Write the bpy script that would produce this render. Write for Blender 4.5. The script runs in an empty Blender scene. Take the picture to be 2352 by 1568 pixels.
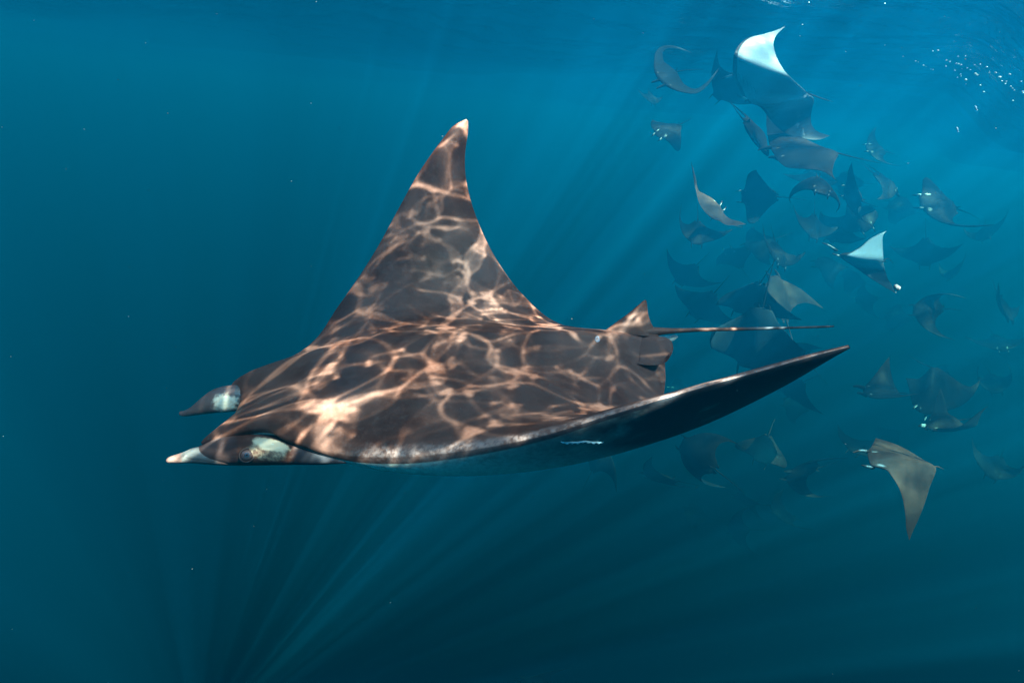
import bpy, math, random
import numpy as np
from mathutils import Vector, Matrix

random.seed(7)
rng = np.random.default_rng(11)
sc = bpy.context.scene
col = sc.collection
R = math.radians

# ------------------------------------------------------------------ camera
CAM = np.array([0.0, 0.0, -1.15])
PITCH, ROLL = R(23), R(6)
K = 1.0                                            # tan of half the horizontal field of view (90 degrees)
r0 = np.array([1.0, 0, 0]); fw = np.array([0, math.cos(PITCH), -math.sin(PITCH)]); u0 = np.array([0, math.sin(PITCH), math.cos(PITCH)])
rt = r0 * math.cos(ROLL) + u0 * math.sin(ROLL)
up = -r0 * math.sin(ROLL) + u0 * math.cos(ROLL)
cd = bpy.data.cameras.new('camera'); cam = bpy.data.objects.new('camera', cd); col.objects.link(cam)
cd.sensor_width = 36; cd.lens = 18 / K; cd.clip_start = 0.02; cd.clip_end = 2000
M = Matrix(((rt[0], up[0], -fw[0], CAM[0]), (rt[1], up[1], -fw[1], CAM[1]), (rt[2], up[2], -fw[2], CAM[2]), (0, 0, 0, 1)))
cam.matrix_world = M
sc.camera = cam

def sight(px, py):
    """unit-depth direction towards a place measured in the photograph (2352 wide)"""
    return (px - 1176) / 1176 * K * rt + (784 - py) / 1176 * K * up + fw

def at(px, py, d):
    return CAM + d * sight(px, py)

# ------------------------------------------------------------------ sun and sky
sun_dir = sight(450, 1720); sun_dir = sun_dir / np.linalg.norm(sun_dir)       # the way the light travels
elev = math.asin(-sun_dir[2]); azi = math.atan2(-sun_dir[0], -sun_dir[1])
sl = bpy.data.lights.new('sun', 'SUN'); sun = bpy.data.objects.new('sun', sl); col.objects.link(sun)
sl.energy = 5.0; sl.angle = R(0.18); sl.color = (1.0, 0.96, 0.92)
sun.rotation_euler = Vector(sun_dir).to_track_quat('-Z', 'Y').to_euler()
sun.location = (0, -4, 6)
w = bpy.data.worlds.new('World'); sc.world = w; w.use_nodes = True
nt = w.node_tree; bg = nt.nodes['Background']
sky = nt.nodes.new('ShaderNodeTexSky'); sky.sky_type = 'NISHITA'; sky.sun_disc = False
sky.sun_elevation = elev; sky.sun_rotation = azi
nt.links.new(sky.outputs[0], bg.inputs[0]); bg.inputs[1].default_value = 0.05
sc.view_settings.view_transform = 'Standard'; sc.view_settings.look = 'None'
sc.view_settings.exposure = 2.4; sc.view_settings.gamma = 1.0; sc.view_settings.use_curve_mapping = False
sc.render.engine = 'CYCLES'
cy = sc.cycles
cy.use_denoising = True
try: cy.denoiser = 'OPENIMAGEDENOISE'
except Exception: pass
cy.max_bounces = 5; cy.diffuse_bounces = 1; cy.glossy_bounces = 2; cy.volume_bounces = 0; cy.transparent_max_bounces = 8
cy.sample_clamp_indirect = 4.0
cy.caustics_reflective = False; cy.caustics_refractive = False

# ------------------------------------------------------------------ helpers
def mat(name):
    m = bpy.data.materials.new(name); m.use_nodes = True
    m.node_tree.nodes.clear()
    return m, m.node_tree.nodes, m.node_tree.links

class G:
    """small node-graph writer"""
    def __init__(s, nodes, links): s.n, s.l = nodes, links
    def add(s, t, ins=None, **kw):
        o = s.n.new(t)
        for k, v in kw.items(): setattr(o, k, v)
        for k, v in (ins or {}).items():
            i = o.inputs[k]
            if hasattr(v, 'is_output'): s.l.new(v, i)
            else: i.default_value = v
        return o
    def math(s, op, a, b=None, c=None, clamp=False):
        o = s.n.new('ShaderNodeMath'); o.operation = op; o.use_clamp = clamp
        for i, v in enumerate((a, b, c)):
            if v is None: continue
            if hasattr(v, 'is_output'): s.l.new(v, o.inputs[i])
            else: o.inputs[i].default_value = v
        return o.outputs[0]
    def mix(s, f, a, b, mode='MIX'):
        o = s.n.new('ShaderNodeMix'); o.data_type = 'RGBA'; o.blend_type = mode
        for i, v in ((0, f), (6, a), (7, b)):
            if hasattr(v, 'is_output'): s.l.new(v, o.inputs[i])
            elif isinstance(v, (int, float)): o.inputs[i].default_value = v
            else: o.inputs[i].default_value = (*v, 1)
        return o.outputs[2]
    def ramp(s, f, a, b):
        o = s.n.new('ShaderNodeMapRange'); o.clamp = True; o.interpolation_type = 'SMOOTHSTEP'
        s.l.new(f, o.inputs[0]); o.inputs[1].default_value = a; o.inputs[2].default_value = b
        return o.outputs[0]

def tag(o, label=None, cat=None, group=None, kind=None):
    for k, v in (('label', label), ('category', cat), ('group', group), ('kind', kind)):
        if v: o[k] = v
    return o

def mesh_obj(name, V, F, material, parent=None, tint=None, smooth=True):
    me = bpy.data.meshes.new(name)
    V = np.asarray(V, dtype=np.float32).reshape(-1, 3)
    if isinstance(F, np.ndarray):
        me.vertices.add(len(V)); me.vertices.foreach_set('co', V.ravel())
        nf, k = F.shape
        me.loops.add(nf * k); me.loops.foreach_set('vertex_index', F.astype(np.int32).ravel())
        me.polygons.add(nf)
        me.polygons.foreach_set('loop_start', np.arange(0, nf * k, k, dtype=np.int32))
        me.update(calc_edges=True)
    else:
        me.from_pydata(V.tolist(), [], F)
    me.validate()
    if smooth: me.polygons.foreach_set('use_smooth', np.ones(len(me.polygons), dtype=bool))
    if tint is not None:
        a = me.attributes.new('tint', 'FLOAT_COLOR', 'POINT')
        t = np.ones((len(V), 4), dtype=np.float32); t[:, :tint.shape[1]] = tint
        a.data.foreach_set('color', t.ravel())
    if material: me.materials.append(material)
    o = bpy.data.objects.new(name, me); col.objects.link(o)
    if parent is not None: o.parent = parent
    return o

def empty(name, loc=(0, 0, 0)):
    o = bpy.data.objects.new(name, None); o.location = loc; o.empty_display_size = 0.05
    col.objects.link(o); return o

def spline(ts, ys, t):
    """Catmull-Rom style cubic through (ts, ys), ys may be (n,k)"""
    ts = np.asarray(ts, float); ys = np.asarray(ys, float)
    if ys.ndim == 1: return spline(ts, ys[:, None], t)[:, 0]
    h = np.diff(ts)[:, None]; dl = np.diff(ys, axis=0) / h
    m = np.empty_like(ys)
    m[1:-1] = (dl[:-1] * h[1:] + dl[1:] * h[:-1]) / (h[1:] + h[:-1])
    m[0] = dl[0] * 1.5 - m[1] * .5 if len(ts) > 2 else dl[0]; m[-1] = dl[-1] * 1.5 - m[-2] * .5 if len(ts) > 2 else dl[-1]
    i = np.clip(np.searchsorted(ts, t) - 1, 0, len(ts) - 2)
    H = h[i]; x = ((t - ts[i])[:, None]) / H
    return ((2*x**3-3*x**2+1)*ys[i] + (x**3-2*x**2+x)*H*m[i] + (-2*x**3+3*x**2)*ys[i+1] + (x**3-x**2)*H*m[i+1])

def smooth01(x): x = np.clip(x, 0, 1); return x * x * (3 - 2 * x)

def grid_faces(a, b, close_a=False, close_b=False):
    """quads over an a x b vertex grid (index = i*b + j)"""
    ia = np.arange(a if close_a else a - 1); jb = np.arange(b if close_b else b - 1)
    I, J = np.meshgrid(ia, jb, indexing='ij'); I2 = (I + 1) % a; J2 = (J + 1) % b
    return np.stack([I * b + J, I2 * b + J, I2 * b + J2, I * b + J2], -1).reshape(-1, 4)

def loft(path, ra, rb, ax, n=24, power=2.0):
    """closed tube: path (m,3), half sizes ra (along ax) and rb (across), rounded ends; returns verts, faces, (i, angle)"""
    path = np.asarray(path, float); m = len(path)
    tan = np.gradient(path, axis=0); tan /= np.linalg.norm(tan, axis=1)[:, None]
    ax = np.asarray(ax, float)
    if ax.ndim == 1: ax = np.tile(ax, (m, 1))
    a = ax - (ax * tan).sum(1)[:, None] * tan; a /= np.linalg.norm(a, axis=1)[:, None]
    b = np.cross(tan, a)
    th = np.linspace(0, 2 * np.pi, n, endpoint=False)
    c, s_ = np.cos(th), np.sin(th)
    cc = np.sign(c) * np.abs(c) ** (2 / power); ss = np.sign(s_) * np.abs(s_) ** (2 / power)
    V = path[:, None] + a[:, None] * (np.asarray(ra)[:, None] * cc)[..., None] + b[:, None] * (np.asarray(rb)[:, None] * ss)[..., None]
    F = grid_faces(m, n, close_b=True)
    V = V.reshape(-1, 3)
    V = np.vstack([V, path[0], path[-1]])
    j = np.arange(n); j2 = (j + 1) % n
    c0 = np.stack([np.full(n, m * n), j2, j, j], -1); c1 = np.stack([np.full(n, m * n + 1), (m-1)*n + j, (m-1)*n + j2, (m-1)*n + j2], -1)
    Fl = F.tolist() + [[int(q[0]), int(q[1]), int(q[2])] for q in np.vstack([c0, c1])]
    return V, Fl

# ------------------------------------------------------------------ materials
def skin_material(name, top, top2, scale, spec=0.09, bump=0.2, belly=((.28, .35, .32), (.17, .22, .20)), white=(.46, .36, .25)):
    m, n, l = mat(name); g = G(n, l)
    at_ = g.add('ShaderNodeAttribute', attribute_name='tint')
    sep = g.add('ShaderNodeSeparateColor', {0: at_.outputs['Color']})
    tc = g.add('ShaderNodeTexCoord').outputs['Object']
    n1 = g.add('ShaderNodeTexNoise', {'Vector': tc, 'Scale': 9 * scale, 'Detail': 6.0, 'Roughness': 0.6}).outputs[0]
    n2 = g.add('ShaderNodeTexNoise', {'Vector': tc, 'Scale': 130 * scale, 'Detail': 4.0, 'Roughness': 0.7}).outputs[0]
    n3 = g.add('ShaderNodeTexNoise', {'Vector': tc, 'Scale': 420 * scale, 'Detail': 2.0}).outputs[0]
    brown = g.mix(g.ramp(n1, .35, .65), top, top2)
    brown = g.mix(g.math('MULTIPLY', g.ramp(n2, .45, .75), .30), brown, [c * 1.7 for c in top2])
    # scattered dark pores
    brown = g.mix(g.math('MULTIPLY', g.ramp(n3, .66, .76), .6), brown, [c * .35 for c in top])
    # pale belly with soft grey mottling
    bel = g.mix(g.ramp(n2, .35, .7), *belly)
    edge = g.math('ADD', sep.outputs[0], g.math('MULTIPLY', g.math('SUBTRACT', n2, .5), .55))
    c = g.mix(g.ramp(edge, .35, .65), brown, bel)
    # rim (alpha): speckled paler skin along the front edge of the wing
    rm = g.math('MULTIPLY', g.math('SUBTRACT', 1.0, at_.outputs['Alpha']), g.math('ADD', .25, g.math('MULTIPLY', g.ramp(n2, .38, .62), .75)))
    c = g.mix(rm, c, (.24, .165, .15))
    # B: dark slate tone; on wing undersides partly shade put into the colour
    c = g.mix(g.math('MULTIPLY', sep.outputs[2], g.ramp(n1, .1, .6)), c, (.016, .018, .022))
    # G: white patches
    wm = g.math('ADD', sep.outputs[1], g.math('MULTIPLY', g.math('SUBTRACT', n2, .5), .9))
    c = g.mix(g.ramp(wm, .3, .85), c, white)
    rough = g.math('ADD', g.math('MULTIPLY', n2, .2), .42)
    bp = g.add('ShaderNodeBump', {'Height': n2, 'Strength': bump, 'Distance': 0.002 / scale})
    b = g.add('ShaderNodeBsdfPrincipled', {'Base Color': c, 'Roughness': rough, 'Normal': bp.outputs[0]})
    b.inputs['Specular IOR Level'].default_value = spec
    o = g.add('ShaderNodeOutputMaterial', {0: b.outputs[0]})
    return m

M_hero = skin_material('brown ray skin', (.044, .0155, .0095), (.078, .038, .029), 1.0)
SHADE_BELLY = ((.022, .03, .034), (.014, .02, .024))  # belly colours darkened to stand for the shade under the rays
M_far = skin_material('shaded ray skin', (.006, .0045, .0035), (.016, .011, .009), .8, spec=.05, belly=SHADE_BELLY, white=(.5, .48, .44))  # ray skin darkened: silhouette shade put into its colours
M_sunlit = skin_material('sunlit ray skin', (.06, .030, .020), (.12, .062, .042), .8, spec=.15, belly=SHADE_BELLY, white=(.5, .48, .44))  # lit copy of the ray skin: sunlight put into a paler brown
M_white = skin_material('white bellied ray skin', (.016, .012, .011), (.034, .026, .022), .8, spec=.15, belly=((.34, .37, .39), (.22, .26, .29)), white=(.5, .48, .44))

def simple_mat(name, colr, rough=.4, spec=.5):
    m, n, l = mat(name); g = G(n, l)
    tc = g.add('ShaderNodeTexCoord').outputs['Object']
    nz = g.add('ShaderNodeTexNoise', {'Vector': tc, 'Scale': 300.0, 'Detail': 3.0}).outputs[0]
    c = g.mix(nz, [x * .7 for x in colr], [min(1, x * 1.25) for x in colr])
    b = g.add('ShaderNodeBsdfPrincipled', {'Base Color': c, 'Roughness': rough})
    b.inputs['Specular IOR Level'].default_value = spec
    g.add('ShaderNodeOutputMaterial', {0: b.outputs[0]})
    return m

# ------------------------------------------------------------------ the water: medium and rippled surface
hm, hn, hl = mat('sea water')
pv = hn.new('ShaderNodeVolumePrincipled')
pv.inputs['Color'].default_value = (0.001, 0.300, 0.68, 1)
pv.inputs['Density'].default_value = 0.195
pv.inputs['Anisotropy'].default_value = 0.68
pv.inputs['Absorption Color'].default_value = (0, .37, .90, 1)
ho = hn.new('ShaderNodeOutputMaterial'); hl.new(pv.outputs[0], ho.inputs['Volume'])
X, Y0, Y1, Z0, Z1 = 90, -60, 120, -70, .6
hv = [(x, y, z) for x in (-X, X) for y in (Y0, Y1) for z in (Z0, Z1)]
haze = mesh_obj('haze', hv, [(0,1,3,2),(4,6,7,5),(0,4,5,1),(2,3,7,6),(0,2,6,4),(1,5,7,3)], hm, smooth=False)
tag(haze, 'blue sea water that dims everything with distance', kind='stuff')

# caustic focusing of a small periodic sea, traced once: how strongly each patch of surface gathers the sunlight
def focus_tile(N, T, depth, wmin, wmax, slope, seed, blur):
    rg = np.random.default_rng(seed)
    g = (np.arange(N) + .5) / N * T
    fx = np.zeros((N, N), dtype=complex)
    kx = np.fft.fftfreq(N, T / N) ; KX, KY = np.meshgrid(kx, kx, indexing='ij'); Kk = np.hypot(KX, KY)
    amp = np.where((Kk > 1 / wmax) & (Kk < 1 / wmin), Kk ** -2.6, 0)
    ph = rg.normal(size=(N, N)) + 1j * rg.normal(size=(N, N))
    H = amp * ph
    sx = np.real(np.fft.ifft2(H * 2j * np.pi * KX)); sy = np.real(np.fft.ifft2(H * 2j * np.pi * KY))
    s = math.sqrt((sx ** 2 + sy ** 2).mean()); sx *= slope / s; sy *= slope / s
    S = 2; out = np.zeros(N * N)
    from_x = np.repeat(g, N).reshape(N, N)
    for a in range(S):
        for b in range(S):
            ox, oy = a / S, b / S          # linear interpolation of the slopes between samples
            def itp(q):
                q1 = np.roll(q, -1, 0); q2 = np.roll(q, -1, 1); q3 = np.roll(q1, -1, 1)
                return q*(1-ox)*(1-oy) + q1*ox*(1-oy) + q2*(1-ox)*oy + q3*ox*oy
            px = (from_x + ox * T / N - depth * .25 * itp(sx)) / T * N
            py = (from_x.T + oy * T / N - depth * .25 * itp(sy)) / T * N
            i0 = np.floor(px).astype(int); j0 = np.floor(py).astype(int); fx_, fy_ = px - i0, py - j0
            for di, wi in ((0, 1 - fx_), (1, fx_)):
                for dj, wj in ((0, 1 - fy_), (1, fy_)):
                    out += np.bincount((((i0 + di) % N) * N + (j0 + dj) % N).ravel(), weights=(wi * wj).ravel(), minlength=N * N)
    out = out.reshape(N, N) / (S * S)
    filt = np.exp(-2 * (np.pi * blur * Kk) ** 2)
    return np.maximum(np.real(np.fft.ifft2(np.fft.fft2(out) * filt)), 0)

def sample(tile, x, y, T):
    N = tile.shape[0]; px = (x / T % 1) * N; py = (y / T % 1) * N
    i = np.floor(px).astype(int); j = np.floor(py).astype(int); a = px - i; b = py - j
    i %= N; j %= N; i2 = (i + 1) % N; j2 = (j + 1) % N
    return tile[i, j]*(1-a)*(1-b) + tile[i2, j]*a*(1-b) + tile[i, j2]*(1-a)*b + tile[i2, j2]*a*b

# stations from the far wing tip to the near wing tip: v, leading edge (x, y, depth), trailing edge (x, y, depth), half thickness of the wing
ST = [
 (-1.00, 1071,274,1.00, 1075,278,1.005, .001),
 (-0.97, 1045,287,1.00, 1075,300,1.01, .004),
 (-0.92, 1015,322,1.00, 1069,345,1.02, .007),
 (-0.84, 965,392,1.00, 1069,400,1.03, .009),
 (-0.74, 915,480,1.00, 1084,470,1.05, .011),
 (-0.64, 868,566,1.00, 1113,545,1.06, .013),
 (-0.54, 824,636,1.00, 1150,612,1.07, .016),
 (-0.44, 775,706,.99, 1200,678,1.07, .019),
 (-0.33, 722,782,.97, 1276,742,1.06, .021),
 (-0.22, 640,838,.95, 1400,775,1.03, .020),
 (-0.14, 535,880,.915, 1500,790,.98, .020),
 (-0.07, 551,914,.89, 1512,795,.965, .020),
 (0.00, 538,953,.865, 1522,800,.95, .020),
 (0.07, 505,982,.835, 1526,820,.94, .020),
 (0.13, 462,1018,.81, 1526,840,.93, .020),
 (0.18, 500,1008,.785, 1527,860,.92, .020),
 (0.23, 587,985,.752, 1528,875,.912, .018),
 (0.30, 662,1010,.740, 1526,895,.90, .020),
 (0.38, 765,1040,.725, 1525,915,.885, .021),
 (0.48, 900,1049,.70, 1530,940,.86, .020),
 (0.58, 1060,1035,.665, 1540,965,.83, .019),
 (0.68, 1230,1004,.62, 1562,985,.82, .017),
 (0.78, 1410,950,.58, 1615,975,.81, .014),
 (0.87, 1590,896,.55, 1700,938,.78, .011),
 (0.94, 1760,848,.53, 1820,876,.68, .008),
 (0.98, 1880,814,.52, 1900,828,.555, .004),
 (1.00, 1950,796,.515, 1952,797,.517, .001)]


# patch of surface whose light falls on the near ray
def up_to_surface(p): return p + (-sun_dir) * ((0 - p[2]) / (-sun_dir[2]))
_f = np.array([up_to_surface(at(*q)) for r in ST for q in (r[1:4], r[4:7])] + [up_to_surface(at(1916, 749, 1.0)), up_to_surface(at(383, 1056, .78)), up_to_surface(at(412, 949, .9))])
PX0, PX1, PY0, PY1 = _f[:, 0].min() - .14, _f[:, 0].max() + .14, _f[:, 1].min() - .14, _f[:, 1].max() + .14
print('patch', PX0, PX1, PY0, PY1)
def axis(lo, hi, p0, p1, fine, mid, m0, m1):
    a = [p0]
    while a[-1] < p1: a.append(a[-1] + fine)
    s = fine
    while a[-1] < hi:
        s = min(s * 1.25, mid if a[-1] < m1 else 8); a.append(a[-1] + s)
    b = []; q = p0; s = fine
    while q > lo:
        s = min(s * 1.25, mid if q > m0 else 8); q -= s; b.append(q)
    return np.array(b[::-1] + a)
gx = axis(-88, 88, PX0, PX1, .0033, .08, -5, 15)
gy = axis(-58, 118, PY0, PY1, .0033, .08, -5, 15)
GX, GY = np.meshgrid(gx, gy, indexing='ij')
tileA = .60 * focus_tile(1200, 1.7, .42, .035, .42, .27, 33, .0010) + .40 * focus_tile(1200, 1.7, .55, .03, .24, .24, 12, .0010)
tileM = focus_tile(256, 1.7, .9, .35, .9, .16, 12, .03)
tileB = focus_tile(320, 5.0, 1.6, .25, 1.6, .30, 8, .035)
tileC = focus_tile(256, 23.0, 3.0, 1.6, 9.0, .9, 5, .25)
A = sample(tileA, GX, GY, 1.7); B = sample(tileB, GX, GY, 5.0); Cc = sample(tileC, GX, GY, 23.0)
def inside(v, a, b, f): return smooth01((v - a) / f) * smooth01((b - v) / f)
wn = inside(GX, PX0, PX1, .12) * inside(GY, PY0, PY1, .12)
wm_ = inside(GX, .3, 15, 1.2) * inside(GY, -4, 15, 1.0)
Mk = smooth01((sample(tileM, GX, GY, 1.7) - .55) / .8); A = .13 + (.13 + 1.10 * Mk) * np.minimum(A ** 1.6, 8.0)
foc = wn * A + (1 - wn) * (wm_ * (.26 + .74 * np.minimum(B, 5)) + (1 - wm_) * np.where(np.hypot(GX, GY) < 7, .86 + .14 * np.minimum(B, 3), 1))
foc *= np.clip(.72 + .28 * Cc, .6, 1.5)
# wave shape
Hh = np.zeros_like(GX)
for k in range(46):
    lam = 0.28 * (1.09 ** k); th = math.radians(62) + rng.normal() * .42
    wv = 2 * np.pi / lam
    Hh += .0056 * lam ** .95 * np.sin(wv * (GX * math.cos(th) + GY * math.sin(th)) + rng.uniform(0, 6.28)) * (1 - smooth01((np.hypot(GX, GY) - 25) / 20) * (lam < 3))
Hh *= (1 - .75 * wn) * (1 + .7 * smooth01((GX - .66 * GY - .1) / 1.6))
Hh -= .70 * smooth01((GX - .66 * GY - .1) / 1.6) * (1 - smooth01((GX - 20) / 20)) * smooth01((GY + .3) / 1.5) * (1 - smooth01((GY - 20) / 20))
wmn, wn_, wl = mat('rippled sea surface')
g = G(wn_, wl)
fa = g.add('ShaderNodeAttribute', attribute_name='focus')
tc = g.add('ShaderNodeTexCoord').outputs['Object']
mp = g.add('ShaderNodeMapping', {'Vector': tc, 'Rotation': (0, 0, R(-28)), 'Scale': (1.0, 1.5, 1.0)})
nz = g.add('ShaderNodeTexNoise', {'Vector': mp.outputs[0], 'Scale': 1.3, 'Detail': 6.0, 'Roughness': .55})
bp = g.add('ShaderNodeBump', {'Height': nz.outputs[0], 'Strength': 1.0, 'Distance': .30})
fr = g.add('ShaderNodeFresnel', {'IOR': 1.33})
gl = g.add('ShaderNodeBsdfGlossy', {'Color': (.40, .47, .56, 1), 'Roughness': .02, 'Normal': bp.outputs[0]})
tr = g.add('ShaderNodeBsdfTransparent', {'Color': fa.outputs['Color']})  # caustics and light shafts are put into the transparent colour
mx = g.add('ShaderNodeMixShader', {0: fr.outputs[0], 1: tr.outputs[0], 2: gl.outputs[0]})
g.add('ShaderNodeOutputMaterial', {0: mx.outputs[0]})
WV = np.stack([GX, GY, Hh], -1).reshape(-1, 3)
ws = mesh_obj('water_surface', WV, grid_faces(len(gx), len(gy)), wmn)
at2 = ws.data.attributes.new('focus', 'FLOAT_COLOR', 'POINT')
fc = np.ones((GX.size, 4), dtype=np.float32); fc[:, 0] = foc.ravel(); fc[:, 1] = foc.ravel(); fc[:, 2] = foc.ravel()
at2.data.foreach_set('color', fc.ravel())
tag(ws, 'rippled sea surface seen from below', kind='structure')
print('surface verts', GX.size, 'normal up' , ws.data.polygons[0].normal[:])

# ------------------------------------------------------------------ the near ray
def disc(ST, NV, NU, body_h, body_l, body_w, to_point, camber=None, under=None, even=False):
    """one closed skin: an upper and a lower sheet over all the stations, joined at the leading and trailing edges"""
    vs = np.array([s[0] for s in ST])
    L = np.array([to_point(*s[1:4]) for s in ST]); T = np.array([to_point(*s[4:7]) for s in ST]); th = np.array([s[7] for s in ST])
    v = np.concatenate([np.linspace(-1, 1, NV)])
    v = np.sign(v) * (1 - (1 - np.abs(v)) ** 1.25)
    L = spline(vs, L, v); T = spline(vs, T, v); th = np.maximum(np.interp(v, vs, th), .0008)
    C = T - L; mid = L + .35 * C
    sp = np.gradient(mid, axis=0)
    n = np.cross(sp, C)
    n /= np.linalg.norm(n, axis=1)[:, None]
    # smooth the frame along the span
    for _ in range(int((NV * .07) ** 2 * 2)):
        n[1:-1] = (n[:-2] + n[1:-1] * 2 + n[2:]) / 4
    n /= np.linalg.norm(n, axis=1)[:, None]
    u = (1 - np.cos(np.linspace(0, np.pi, NU))) / 2
    foil = 2.6 * (np.sqrt(u) * (1 - u) * .80 + .12 * u * (1 - u)) ; foil = foil / foil.max()
    bt = spline([0, .03, .1, .25, .45, .7, .9, 1], np.array([0, .16, .40, .86, 1.0, .80, .55, .12]), u)
    g_ = np.exp(-(v / body_w) ** 2)
    top = th[:, None] * foil + body_h * g_[:, None] * bt
    bot = th[:, None] * foil + body_l * g_[:, None] * bt
    if under is not None: bot = bot + under(v)[:, None] * foil
    if even:      # keep the notch of the head in the front edge only; the back behind it is one smooth sweep
        Ls = L.copy(); w_ = (smooth01((.62 - np.abs(v)) / .2))[:, None]
        for _ in range(700): Ls[1:-1] += w_[1:-1] * ((Ls[:-2] + Ls[2:]) / 2 - Ls[1:-1])
        bl_ = smooth01(u / .40)[None, :, None]
        mid2 = L[:, None] * (1 - bl_) + Ls[:, None] * bl_ + u[None, :, None] * (T[:, None] - (L[:, None] * (1 - bl_) + Ls[:, None] * bl_))
    else:
        mid2 = L[:, None] + u[None, :, None] * C[:, None]
    if camber is not None:
        mid2 = mid2 + n[:, None] * (camber(v)[:, None] * (4 * u * (1 - u)))[..., None]
    Pt = mid2 + n[:, None] * top[..., None]; Pb = mid2 - n[:, None] * bot[..., None]
    ring = np.concatenate([Pt, Pb[:, -2:0:-1]], axis=1)          # NV x (2NU-2)
    W = ring.shape[1]
    F = grid_faces(NV, W, close_b=True)
    uu = np.concatenate([u, u[-2:0:-1]]); side = np.concatenate([np.zeros(NU), np.ones(NU - 2)])
    UU = np.tile(uu, (NV, 1)); SS = np.tile(side, (NV, 1)); VV = np.tile(v[:, None], (1, W))
    return ring.reshape(-1, 3), F, VV.ravel(), UU.ravel(), SS.ravel()

ORG = at(1000, 930, .89)
hero = empty('devil_ray', ORG)
tag(hero, 'large brown devil ray swimming across the middle, sunlight ripples on its back', 'ray')
V, F, vv, uu, ss = disc(ST, 300, 96, .066, .040, .50, at, under=lambda v: .022 * np.exp(-((v - .46) / .19) ** 2), even=True)
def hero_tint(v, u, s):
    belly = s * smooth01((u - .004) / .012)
    dark = s * smooth01((v - .45) / .42) * 1.3 + s * smooth01((-v - .5) / .4)  # dark tip margin, plus shade painted over the outer underside
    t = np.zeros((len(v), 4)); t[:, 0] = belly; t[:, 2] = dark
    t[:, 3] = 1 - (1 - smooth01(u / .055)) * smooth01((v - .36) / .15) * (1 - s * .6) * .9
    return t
body = mesh_obj('body', V - ORG, F, M_hero, hero, hero_tint(vv, uu, ss))

def px2m(h, d): return h / 1176 * K * d
def pic_loft(rows, depth_half, n=24, power=2.0, N=40, parent=None, name='part', material=None, tintf=None, ax=None):
    """rows: x, y, depth, half height in the photograph's pixels, half thickness in metres"""
    r = np.array(rows, float); t = np.linspace(0, 1, len(r)); r = spline(t, r, np.linspace(0, 1, N))
    P = np.array([at(*q[:3]) for q in r]); ra = np.maximum(px2m(r[:, 3], r[:, 2]), 3e-4); rb = np.maximum(r[:, 4], 3e-4)
    V, F = loft(P, ra, rb, up if ax is None else ax, n=n, power=power)
    return V, F

# the cheek that carries the eye, grown into the same skin
def join(parts):
    Vs, Fs, Ts = [], [], []; o = 0
    for V, F, T in parts:
        Vs.append(V); Ts.append(T); Fs += [[int(i) + o for i in f] for f in (F.tolist() if isinstance(F, np.ndarray) else F)]; o += len(V)
    return np.vstack(Vs), Fs, np.vstack(Ts)

def to_pic(V):
    q = V - CAM; d = q @ fw
    return 1176 + (q @ rt) / d / K * 1176, 784 - (q @ up) / d / K * 1176

cheek = [(450,1040,.81,6,.010),(480,1036,.80,20,.024),(530,1030,.795,34,.030),(580,1026,.788,40,.031),(630,1026,.778,40,.028),(680,1034,.768,32,.024),(730,1047,.755,19,.018),(775,1055,.742,9,.012),(812,1059,.735,3,.004)]
cV, cF = pic_loft(cheek, 0, n=40, N=80, power=2.3)
X_, Y_ = to_pic(cV)
def blob(x, y, cx, cy, rx, ry, ang=0.0):
    a = math.radians(ang); dx, dy = x - cx, y - cy
    p = (dx * math.cos(a) + dy * math.sin(a)) / rx; q = (-dx * math.sin(a) + dy * math.cos(a)) / ry
    return np.clip(1.4 - (p * p + q * q), 0, 1.0)
cT = np.zeros((len(cV), 4)); cT[:, 3] = 1
cT[:, 1] = np.maximum(blob(X_, Y_, 622, 1021, 46, 15, 14), .50 * blob(X_, Y_, 612, 1040, 60, 22, 8))
cT[:, 2] = np.maximum(.95 * smooth01((X_ - 660) / 30), .55 * (1 - smooth01(np.hypot((X_ - 610) / 60, (Y_ - 1022) / 26) - .4)) * 0 + .6 * (X_ < 545))
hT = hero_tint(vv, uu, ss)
body_me = body.data; bpy.data.objects.remove(body); bpy.data.meshes.remove(body_me)
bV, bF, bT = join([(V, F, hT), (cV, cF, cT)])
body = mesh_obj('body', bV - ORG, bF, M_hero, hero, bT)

# horn-like head fins
near_fin = [(650,1054,.785,10,.010),(600,1052,.785,15,.014),(550,1050,.785,18,.016),(500,1047,.785,20,.015),(455,1045,.785,19,.013),(425,1050,.785,13,.010),(400,1054,.785,9,.007),(388,1056,.785,6.5,.005),(383,1056,.785,2.5,.002)]
M_fin, fnn, fnl = mat('striped horn fin')
g = G(fnn, fnl)
at_ = g.add('ShaderNodeAttribute', attribute_name='tint'); sep = g.add('ShaderNodeSeparateColor', {0: at_.outputs['Color']})
tc = g.add('ShaderNodeTexCoord').outputs['Object']
mp = g.add('ShaderNodeMapping', {'Vector': tc, 'Rotation': (0, R(35), 0), 'Scale': (14, 14, 150)})
wv = g.add('ShaderNodeTexNoise', {'Vector': mp.outputs[0], 'Scale': 1.0, 'Detail': 4.0, 'Roughness': .6}).outputs[0]
cc = g.mix(g.ramp(wv, .35, .65), (.03, .025, .025), (.095, .085, .08))
n2 = g.add('ShaderNodeTexNoise', {'Vector': tc, 'Scale': 160.0, 'Detail': 4.0}).outputs[0]
cc = g.mix(g.ramp(g.math('ADD', sep.outputs[2], g.math('MULTIPLY', g.math('SUBTRACT', n2, .5), .5)), .35, .65), cc, (.10, .052, .042))
cc = g.mix(g.ramp(g.math('ADD', sep.outputs[1], g.math('MULTIPLY', g.math('SUBTRACT', n2, .5), 1.2)), .15, .75), cc, (.46, .39, .30))
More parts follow.
